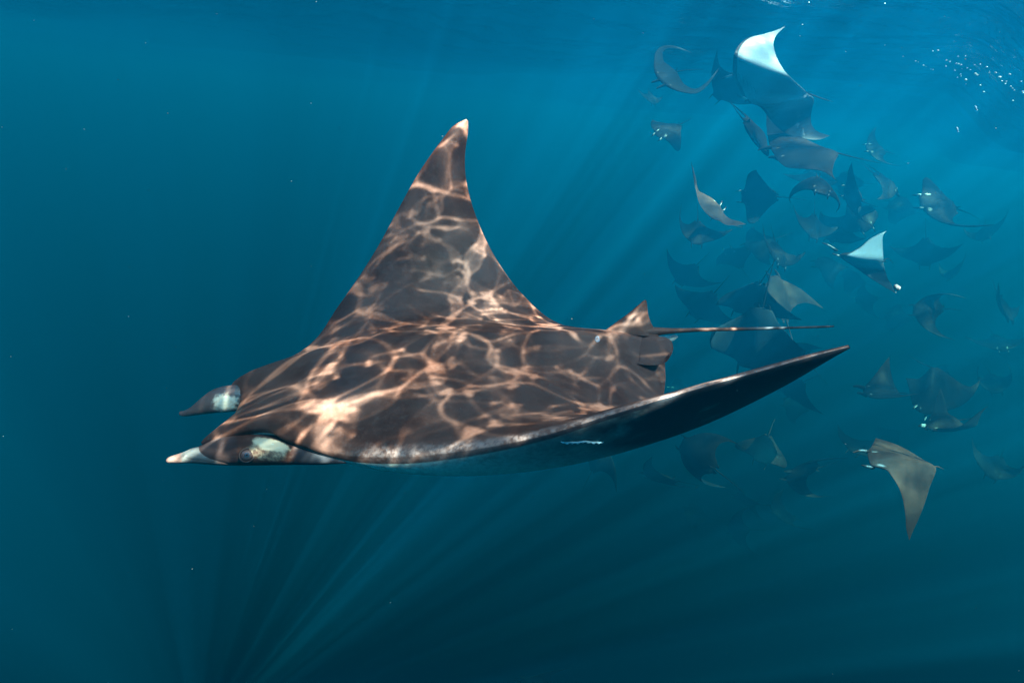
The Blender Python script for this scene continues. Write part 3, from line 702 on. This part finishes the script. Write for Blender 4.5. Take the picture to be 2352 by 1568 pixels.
KEY = {
 'A': ([(-1, 1906.1, 311.3, 5.25, 1906.3999999999999, 311.6, 5.25), (-0.88, 1882.6, 320.3, 5.25, 1878.7, 302.7, 5.31), (-0.72, 1839.7, 318.4, 5.232, 1865.0, 287.1, 5.292), (-0.55, 1800.6, 304.7, 5.13, 1862.3, 269.5, 5.19), (-0.4, 1769.3, 275.4, 4.98, 1865.0, 252.0, 5.04), (-0.25, 1745.9, 246.1, 4.8, 1869.7, 230.5, 4.86), (-0.12, 1712.7, 230.5, 4.644, 1863.1, 220.7, 4.704), (0, 1693.2, 195.3, 4.512, 1853.3, 214.1, 4.662), (0.12, 1683.4, 168.0, 4.372, 1845.5, 205.1, 4.532), (0.25, 1683.4, 144.5, 4.235, 1827.9, 189.5, 4.395), (0.4, 1687.3, 121.1, 4.16, 1804.5, 166.0, 4.3), (0.55, 1699.0, 102.3, 4.22, 1788.1, 140.6, 4.34), (0.7, 1718.6, 86.7, 4.37, 1779.1, 117.2, 4.47), (0.85, 1753.7, 78.1, 4.575, 1777.9, 91.8, 4.645), (0.95, 1783.0, 69.5, 4.735, 1788.9, 74.2, 4.755), (1, 1802.5, 61.7, 4.82, 1802.8, 62.0, 4.82)], [(1857.2, 215.6), (1882.6, 224.6), (1913.9, 234.4)], 0.05, [[(1691.2, 218.8), (1706.8, 224.6), (1714.7, 232.4)], [(1652.2, 182.4), (1667.8, 177.7), (1685.4, 171.9)]]),
 'G': ([(-1, 1760.7, 263.7, 5.35, 1761.0, 264.0, 5.35), (-0.85, 1760.0, 281.2, 5.3, 1781.1, 282.0, 5.32), (-0.65, 1761.5, 304.7, 5.22, 1816.2, 302.7, 5.26), (-0.45, 1765.4, 324.2, 5.12, 1851.4, 320.3, 5.2), (-0.25, 1769.3, 339.8, 5.04, 1894.3, 339.8, 5.14), (0, 1777.2, 353.5, 4.97, 1921.7, 350.8, 5.08), (0.25, 1786.9, 369.1, 4.92, 1924.8, 357.4, 5.03), (0.45, 1808.4, 384.8, 4.88, 1917.8, 371.1, 4.98), (0.65, 1847.5, 387.5, 4.84, 1913.1, 386.7, 4.92), (0.85, 1890.4, 393.8, 4.8, 1913.1, 400.4, 4.84), (1, 1920.5, 414.1, 4.76, 1920.8, 414.40000000000003, 4.76)], [(1921.7, 350.8), (1960.7, 361.3), (2023.2, 375.0)], 0.045, [[(1740.0, 345.7), (1753.7, 340.6), (1771.3, 339.1)], [(1764.7, 361.3), (1777.2, 361.3), (1790.8, 365.2)]]),
 'S': ([(-1, 2058.4, 673.8, 5.454, 2058.7000000000003, 674.0999999999999, 5.454), (-0.8, 2027.2, 656.2, 5.37, 2046.7, 652.3, 5.47), (-0.6, 1995.9, 636.7, 5.286, 2039.7, 640.6, 5.386), (-0.4, 1968.6, 617.2, 5.202, 2034.2, 625.0, 5.302), (-0.2, 1941.2, 599.6, 5.118, 2031.1, 613.3, 5.218), (0, 1927.5, 585.9, 5.034, 2029.1, 601.6, 5.134), (0.15, 1937.3, 584.8, 4.971, 2028.7, 591.8, 5.071), (0.35, 1956.8, 577.3, 4.98, 2027.9, 578.1, 5.08), (0.55, 1976.4, 566.4, 5.05, 2027.2, 562.5, 5.15), (0.75, 1995.9, 550.0, 5.15, 2027.2, 546.9, 5.22), (0.9, 2017.4, 538.3, 5.24, 2030.3, 537.1, 5.28), (1, 2035.0, 531.2, 5.32, 2035.3, 531.5, 5.32)], [(2027.2, 601.6), (2038.9, 593.8), (2051.4, 604.7)], 0.04, [[(1888.5, 557.8), (1902.2, 563.3), (1921.7, 576.2)], [(1911.9, 582.0), (1921.7, 585.9), (1933.4, 589.8)]]),
 'HH': ([(-1, 2011.5, 1005.2, 3.85, 2011.8, 1005.5, 3.85), (-0.85, 2008.4, 1011.8, 3.8, 2031.1, 1011.0, 3.82), (-0.65, 2004.5, 1019.6, 3.72, 2066.2, 1023.5, 3.76), (-0.45, 1999.8, 1027.4, 3.64, 2101.4, 1043.0, 3.7), (-0.25, 1993.9, 1035.2, 3.56, 2128.7, 1060.6, 3.64), (-0.1, 1992.8, 1043.0, 3.52, 2142.4, 1068.4, 3.6), (0.05, 1995.9, 1056.7, 3.48, 2148.2, 1074.3, 3.56), (0.15, 2001.8, 1068.4, 3.46, 2149.0, 1082.1, 3.54), (0.25, 2031.1, 1076.3, 3.44, 2145.1, 1093.8, 3.52), (0.4, 2048.6, 1093.8, 3.42, 2136.5, 1115.3, 3.5), (0.55, 2064.3, 1119.2, 3.4, 2128.7, 1140.7, 3.47), (0.7, 2074.0, 1148.5, 3.4, 2120.1, 1166.1, 3.45), (0.85, 2079.9, 1187.6, 3.42, 2107.2, 1197.3, 3.45), (0.95, 2082.6, 1218.8, 3.45, 2095.5, 1222.7, 3.46), (1, 2088.1, 1239.9, 3.48, 2088.4, 1240.2, 3.48)], [(2142.4, 1072.3), (2154.1, 1071.2), (2167.8, 1077.4)], 0.035, [[(1958.8, 1039.1), (1974.4, 1034.5), (1993.9, 1037.2)], [(1979.5, 1067.3), (1988.1, 1070.4), (2005.7, 1074.3)]]),
 'DD': ([(-1, 2042.8, 818.4, 6.7, 2043.1, 818.6999999999999, 6.7), (-0.8, 2027.2, 836.8, 6.64, 2043.9, 839.9, 6.66), (-0.6, 2012.3, 856.3, 6.57, 2047.9, 861.4, 6.6), (-0.4, 1997.9, 874.3, 6.5, 2053.7, 880.9, 6.54), (-0.2, 1986.1, 886.8, 6.43, 2060.4, 894.6, 6.5), (0, 1982.2, 898.5, 6.36, 2063.1, 900.5, 6.46), (0.2, 1995.9, 911.0, 6.28, 2065.4, 904.4, 6.4), (0.45, 2027.2, 914.9, 6.15, 2074.0, 906.3, 6.3), (0.7, 2062.3, 911.8, 6.02, 2089.7, 905.5, 6.15), (0.9, 2093.6, 907.1, 5.92, 2103.3, 904.0, 5.98), (1, 2113.9, 903.6, 5.85, 2114.2000000000003, 903.9, 5.85)], [(2063.1, 901.6), (2081.8, 903.2), (2105.3, 906.3)], 0.05, [[(1958.8, 886.8), (1970.5, 886.8), (1986.1, 891.5)], [(1967.8, 901.6), (1978.3, 903.2), (1992.0, 908.3)]]),
 'FF': ([(-1, 2160.7, 891.9, 6.5, 2161.0, 892.1999999999999, 6.5), (-0.8, 2151.4, 910.2, 6.44, 2167.8, 911.0, 6.46), (-0.6, 2145.1, 927.8, 6.37, 2172.5, 929.8, 6.4), (-0.4, 2139.7, 949.3, 6.3, 2177.5, 947.3, 6.34), (-0.2, 2128.7, 964.9, 6.23, 2191.2, 957.1, 6.3), (0, 2121.7, 978.6, 6.15, 2201.0, 964.9, 6.26), (0.2, 2148.2, 989.1, 6.08, 2210.7, 972.7, 6.2), (0.4, 2175.6, 989.1, 6.0, 2230.3, 980.5, 6.12), (0.6, 2204.9, 978.6, 5.9, 2243.9, 975.9, 6.0), (0.8, 2232.2, 959.1, 5.8, 2249.8, 961.0, 5.87), (0.92, 2251.8, 943.4, 5.74, 2257.6, 945.4, 5.77), (1, 2268.6, 932.1, 5.7, 2268.9, 932.4, 5.7)], [(2201.0, 964.9), (2226.4, 961.0), (2249.8, 959.1)], 0.05, [[(2109.2, 978.6), (2117.0, 976.6), (2128.7, 978.6)], [(2122.9, 985.2), (2132.6, 985.2), (2146.3, 986.4)]]),
 'H': ([(-1, 1712.7, 514.8, 4.7, 1713.0, 515.0999999999999, 4.7), (-0.75, 1699.0, 508.6, 4.75, 1687.3, 517.6, 4.72), (-0.5, 1679.5, 503.9, 4.84, 1667.8, 516.4, 4.78), (-0.25, 1663.9, 493.0, 4.94, 1652.2, 507.8, 4.84), (0, 1652.2, 474.6, 5.0, 1636.5, 502.0, 4.88), (0.25, 1634.6, 455.1, 5.02, 1617.0, 484.4, 4.9), (0.45, 1617.0, 445.3, 5.0, 1605.3, 464.8, 4.92), (0.65, 1603.3, 435.5, 4.98, 1599.4, 441.4, 4.95), (0.85, 1597.5, 406.2, 4.95, 1592.8, 410.2, 4.96), (1, 1586.5, 367.2, 4.92, 1586.8, 367.5, 4.92)], [(1638.5, 502.0), (1667.8, 512.5), (1706.8, 522.3)], 0.03, [[(1658.0, 460.9), (1656.1, 466.8), (1652.2, 474.6)], [(1667.8, 474.6), (1664.7, 479.7), (1660.0, 484.4)]]),
 'B': ([(-1, 1654.9, 151.6, 5.45, 1655.2, 151.9, 5.45), (-0.9, 1640.4, 175.8, 5.4, 1636.5, 173.8, 5.4), (-0.75, 1620.9, 201.2, 5.34, 1620.1, 191.4, 5.36), (-0.6, 1601.4, 214.1, 5.28, 1599.4, 203.9, 5.32), (-0.4, 1570.1, 212.9, 5.22, 1574.0, 195.3, 5.3), (-0.2, 1538.9, 202.3, 5.18, 1560.4, 177.7, 5.3), (0, 1515.4, 185.5, 5.15, 1553.7, 166.0, 5.28), (0.2, 1504.5, 168.0, 5.16, 1538.1, 152.3, 5.28), (0.42, 1501.8, 144.5, 5.2, 1524.0, 138.7, 5.3), (0.6, 1507.6, 117.2, 5.28, 1523.2, 119.1, 5.34), (0.75, 1525.2, 105.5, 5.36, 1536.9, 111.3, 5.4), (0.88, 1550.6, 106.2, 5.44, 1558.4, 112.5, 5.46), (1, 1590.4, 121.9, 5.54, 1590.7, 122.2, 5.54)], [(1554.5, 164.8), (1581.8, 160.5), (1615.0, 160.2)], 0.035, [[(1495.9, 189.5), (1503.7, 187.5), (1513.5, 183.6)], [(1507.6, 203.1), (1517.4, 199.2), (1527.2, 195.3)]]),
 'EE': ([(-1, 2079.9, 867.3, 7.4, 2080.2000000000003, 867.5999999999999, 7.4), (-0.8, 2086.5, 886.8, 7.34, 2095.5, 869.2, 7.36), (-0.6, 2090.4, 906.3, 7.28, 2109.2, 869.2, 7.32), (-0.4, 2095.5, 925.9, 7.22, 2120.9, 861.4, 7.3), (-0.2, 2107.2, 943.4, 7.17, 2132.6, 849.7, 7.28), (0, 2128.7, 951.3, 7.15, 2142.4, 843.8, 7.28), (0.2, 2156.1, 947.3, 7.15, 2158.0, 845.8, 7.3), (0.4, 2187.3, 939.5, 7.18, 2183.4, 863.4, 7.3), (0.6, 2216.6, 925.9, 7.23, 2208.8, 880.9, 7.32), (0.8, 2240.0, 900.5, 7.3, 2230.3, 886.8, 7.35), (1, 2252.5, 869.2, 7.42, 2252.8, 869.5, 7.42)], [(2142.4, 844.6), (2113.1, 832.1), (2085.0, 813.4)], 0.05, [[(2097.5, 939.5), (2099.4, 935.6), (2107.2, 927.8)], [(2120.9, 968.8), (2122.9, 963.0), (2126.8, 953.2)]]),
}
def measured_ray(rows, tail_pts, thick, fins, label, k, material, slits=None):
    """a ray of the school whose wings are laid out station by station"""
    L = [at(r[1], r[2], r[3]) for r in rows]; T = [at(r[4], r[5], r[6]) for r in rows]
    mid = min(range(len(rows)), key=lambda i: abs(rows[i][0])); c = (L[mid] * .5 + T[mid] * .5)
    o = empty('devil_ray', c); tag(o, label, 'ray', 'devil rays of the school beyond the near one')
    R_ = [tuple(r) + (thick * .40 * max(.03, 1 - abs(r[0])) ** .8,) for r in rows]
    V, F, v, u, s = disc(R_, 110, 34, thick * 1.1, thick * .8, .26, at)
    t = np.zeros((len(V), 3)); t[:, 0] = s * smooth01((u - .03) / .05)
    t[:, 2] = s * smooth01((np.abs(v) - .9) / .1) * .6
    if material is M_white: t[:, 2] = np.maximum(t[:, 2] * (v < 0), 1.6 * s * smooth01((-v - .15) / .35))  # shade painted into the belly colour towards the lower wing
    vm = rows[mid][0]
    t[:, 1] = np.clip(1.2 * np.exp(-((np.abs(v) - .17) / .035) ** 2 - ((u - .09) / .05) ** 2), 0, 1) * (.9 if material is M_sunlit else .5)
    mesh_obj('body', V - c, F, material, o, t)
    dn = rows[mid][3]; axn = np.cross(T[mid] - L[mid], T[-1] - T[0]); axn /= np.linalg.norm(axn) + 1e-9
    for f in fins:
        P = np.array([at(q[0], q[1], dn - .02 + .01 * i) for i, q in enumerate(f)])
        P = spline(np.linspace(0, 1, 3), P, np.linspace(0, 1, 10)); w_ = np.linspace(.25, 1, 10) ** .7 * thick * .55; w_[0] *= .5
        V_, F_ = loft(P, w_, w_ * .45, axn, n=10)
        tt = np.zeros((len(V_), 3)); i_ = np.concatenate([np.repeat(np.arange(10), 10), [0, 9]]); tt[:, 1] = np.clip(1.1 * np.exp(-((i_ - 5.5) / 2.2) ** 2), 0, 1) * (k % 3 != 1)
        mesh_obj('head_fin', V_ - c, F_, material, o, tt)
    if slits:
        bt_ = BVHTree.FromPolygons([tuple(p) for p in V], [tuple(f) for f in F.tolist()])
        for (x0, y0, x1, y1) in slits:
            P = []
            for q in np.linspace(0, 1, 7):
                d_ = sight(x0 + (x1 - x0) * q + 1.2 * math.sin(q * math.pi), y0 + (y1 - y0) * q); d_ = d_ / np.linalg.norm(d_)
                h_ = bt_.ray_cast(Vector(CAM), Vector(d_))
                if h_[0] is not None: P.append(np.array(h_[0]) - d_ * .0015)
            if len(P) > 4:
                w_ = thick * .05 * np.sin(np.linspace(.15, math.pi - .15, len(P)))
                V_, F_ = loft(P, w_ * .5, w_, up, n=6)
                mesh_obj('gill_slit', V_ - c, F_, M_pupil, o)
    dT = rows[mid][6]
    P = np.array([at(q[0], q[1], dT + .02 * i) for i, q in enumerate(tail_pts)]); P = spline(np.linspace(0, 1, 3), P, np.linspace(0, 1, 14))
    w_ = thick * .16 * np.linspace(1, .18, 14)
    V_, F_ = loft(P, w_, w_, up, n=8); mesh_obj('tail', V_ - c, F_, material, o, np.zeros((len(V_), 3)))
    back = T[mid] - L[mid]; back /= np.linalg.norm(back)
    a = T[mid] - back * thick * 1.1
    P = np.array([a, a + axn * thick * .5 + back * thick * .35, a + axn * thick * 1.0 + back * thick * .7, a + axn * thick * 1.35 + back * thick * 1.0])
    V_, F_ = loft(P, np.array([.75, .5, .3, .08]) * thick, np.array([.12, .09, .06, .02]) * thick, back, n=10)
    mesh_obj('dorsal_fin', V_ - c, F_, material, o, np.zeros((len(V_), 3)))
    return o
for k, (id_, (rows, tl, thick, fins)) in enumerate(KEY.items()):
    measured_ray(rows, tl, thick, fins, LABELS[id_], k, M_sunlit if id_ in ('H', 'HH') else M_white if id_ in 'AS' else M_far,
                 [((1433.4 + a / 2.56), b / 2.56, (1433.4 + a2 / 2.56), b2 / 2.56) for a, b, a2, b2 in [(668, 425, 680, 478), (690, 438, 703, 494), (712, 458, 727, 512), (734, 480, 751, 532), (757, 504, 775, 550)]] if id_ == 'A' else None)
for k, (id_, loc, q, aL, aR, size) in enumerate(SCHOOL):
    if id_ in KEY: continue
    school_ray(loc, q, aL, aR, size, LABELS.get(id_, FAR_LABEL), k, M_sunlit if id_ in ('MM', 'M') else M_white if id_ in 'AS' else M_far)

# ------------------------------------------------------------------ bubbles, little fish, a jelly and drifting specks
def ico(c, r, sc_=(1, 1, 1), n=8, m=6):
    V = []; 
    for i in range(m + 1):
        p = math.pi * i / m
        for j in range(n):
            t = 2 * math.pi * j / n
            V.append((c[0] + r * sc_[0] * math.sin(p) * math.cos(t), c[1] + r * sc_[1] * math.sin(p) * math.sin(t), c[2] + r * sc_[2] * math.cos(p)))
    return np.array(V), grid_faces(m + 1, n, close_b=True)
def surf_z(x, y):
    i = min(max(np.searchsorted(gx, x), 0), len(gx) - 1); j = min(max(np.searchsorted(gy, y), 0), len(gy) - 1)
    return Hh[i, j]
def under_surface(px, py, below=.13):
    for d in np.arange(1.2, 14, .05):
        p = at(px, py, d)
        if p[2] > surf_z(p[0], p[1]) - below: return p, d
    return at(px, py, 6), 6
M_bub = simple_mat('bubble foam', (.9, .95, .97), .15, 1.0)
BUB = [(1080,415,4),(1245,518,4),(1360,560,5),(1385,568,3),(1432,598,6),(1455,610,3),(1520,640,4),(1500,633,3),(1565,462,6),(1518,468,4),(1640,552,5),(1672,566,4),(1730,582,8),(1752,586,6),(1775,594,7),(1637,607,5),(1748,516,4),(1720,645,5),(1815,515,3),(1772,680,5),(1776,697,5),(1742,710,4),(1832,624,5),(1860,640,4),(1905,675,9),(1920,688,9),(1818,730,8),(1785,632,3),(1950,588,5),(1900,594,4),(2010,613,6),(2033,665,5),(2090,666,8),(2128,707,9),(2150,742,5),(2180,767,6),(2187,746,6),(2220,680,7),(2230,790,5),(2245,808,6),(2262,826,6),(2325,747,6),(2336,838,8),(2345,850,6),(1950,780,7),(1983,842,6),(2250,922,5),(1080,35,5),(325,226,4),(1820,770,3),(720,475,3),(303,330,3),(385,25,5)]
me0 = None
for k, (x, y, r) in enumerate(BUB):
    px, py = (2300 + x / 3.047) / 1.306, (y / 3.047) / 1.306
    p, d = under_surface(px, py)
    if me0 is None:
        bv, bf = ico((0, 0, 0), 1.0, (1, 1, .8)); o = mesh_obj('air_bubble', bv, bf, M_bub); me0 = o
    else:
        o = me0.copy(); col.objects.link(o)
    o.location = p; s = r * 1.15 / 3.047 / 1.306 / 1176 * d * random.uniform(.9, 1.2); o.scale = (s * random.uniform(.9, 1.4), s, s)
    tag(o, 'tiny bright air bubble drifting under the rippled surface', 'bubble', 'air bubbles under the surface')
M_fish = simple_mat('silver fish', (.6, .65, .68), .25, .8)
for k, (x, y, L_, a_, lab) in enumerate([(1912, 990, 12, -65, 'tiny silver fish below the bubbles, the upper of two'), (1742, 1185, 12, -70, 'tiny silver fish below the bubbles, the lower of two')]):
    px, py = (2300 + x / 3.047) / 1.306, (y / 3.047) / 1.306
    d = 2.6; dx, dy = L_ * .5 * math.cos(R(a_)), -L_ * .5 * math.sin(R(a_))
    P = [at(px + dx * t, py + dy * t, d + .01 * t) for t in np.linspace(-1, 1, 12)]
    prof = np.array([.25, .6, .9, 1, 1, .95, .85, .7, .5, .3, .5, .75]) * .0045
    fV, fF = loft(P, prof, prof * np.array([.5]*9 + [.3, .12, .06]), rt, n=8)
    c = at(px, py, d); o = mesh_obj('small_fish', fV - c, fF, M_fish); o.location = c
    tag(o, lab, 'fish', 'small silver fish under the surface')
# small round jelly
jm, jn, jl = mat('pale jelly'); g = G(jn, jl)
tc = g.add('ShaderNodeTexCoord').outputs['Object']
nz = g.add('ShaderNodeTexNoise', {'Vector': tc, 'Scale': 60.0, 'Detail': 3.0}).outputs[0]
b = g.add('ShaderNodeBsdfPrincipled', {'Base Color': g.mix(g.ramp(nz, .35, .65), (.16, .12, .11), (.50, .42, .40)), 'Roughness': .3})
g.add('ShaderNodeOutputMaterial', {0: b.outputs[0]})
jc = at(2060, 660, 2.9)
jelly = empty('jellyfish', jc); tag(jelly, 'small round pale pink jelly floating at the lower wing tip of the white bellied ray', 'jellyfish')
V_, F_ = lathe([(.004, .014), (.012, .012), (.018, .006), (.0195, -.002), (.017, -.008), (.0145, -.006), (.010, .001), (.004, .004)], np.zeros(3), np.array([.3, -.3, .9]), n=20)
mesh_obj('bell', V_, F_, jm, jelly)
for k in range(4):
    a = k * 1.6; P = [(.008 * math.cos(a), .008 * math.sin(a), -.001 - .007 * t) for t in range(5)]
    P = [(p[0] + .001 * math.sin(t * 2 + k), p[1], p[2]) for t, p in enumerate(P)]
    V_, F_ = loft(P, [.0022, .002, .0017, .0012, .0006], [.0014, .0012, .001, .0008, .0004], (1, 0, 0), n=6)
    mesh_obj('arm', V_, F_, jm, jelly)
# specks
Vs, Fs, n0 = [], [], 0
for k in range(240):
    d = random.uniform(.5, 5) if k > 40 else random.uniform(.35, .9)
    px, py = random.uniform(-500, 2900), random.uniform(-200, 1750)
    p = at(px, py, d)
    if p[2] > -.15: continue
    r = random.uniform(.0004, .0011) * (1 if d > 1 else .5)
    v_, f_ = ico(p, r, (random.uniform(.8, 1.8), 1, random.uniform(.6, 1.2)), n=5, m=3)
    Vs.append(v_); Fs.append(f_ + n0); n0 += len(v_)
specks = mesh_obj('plankton_specks', np.vstack(Vs), np.vstack(Fs), simple_mat('speck', (.2, .2, .19), .6))
tag(specks, 'fine pale specks drifting in the blue water', kind='stuff')
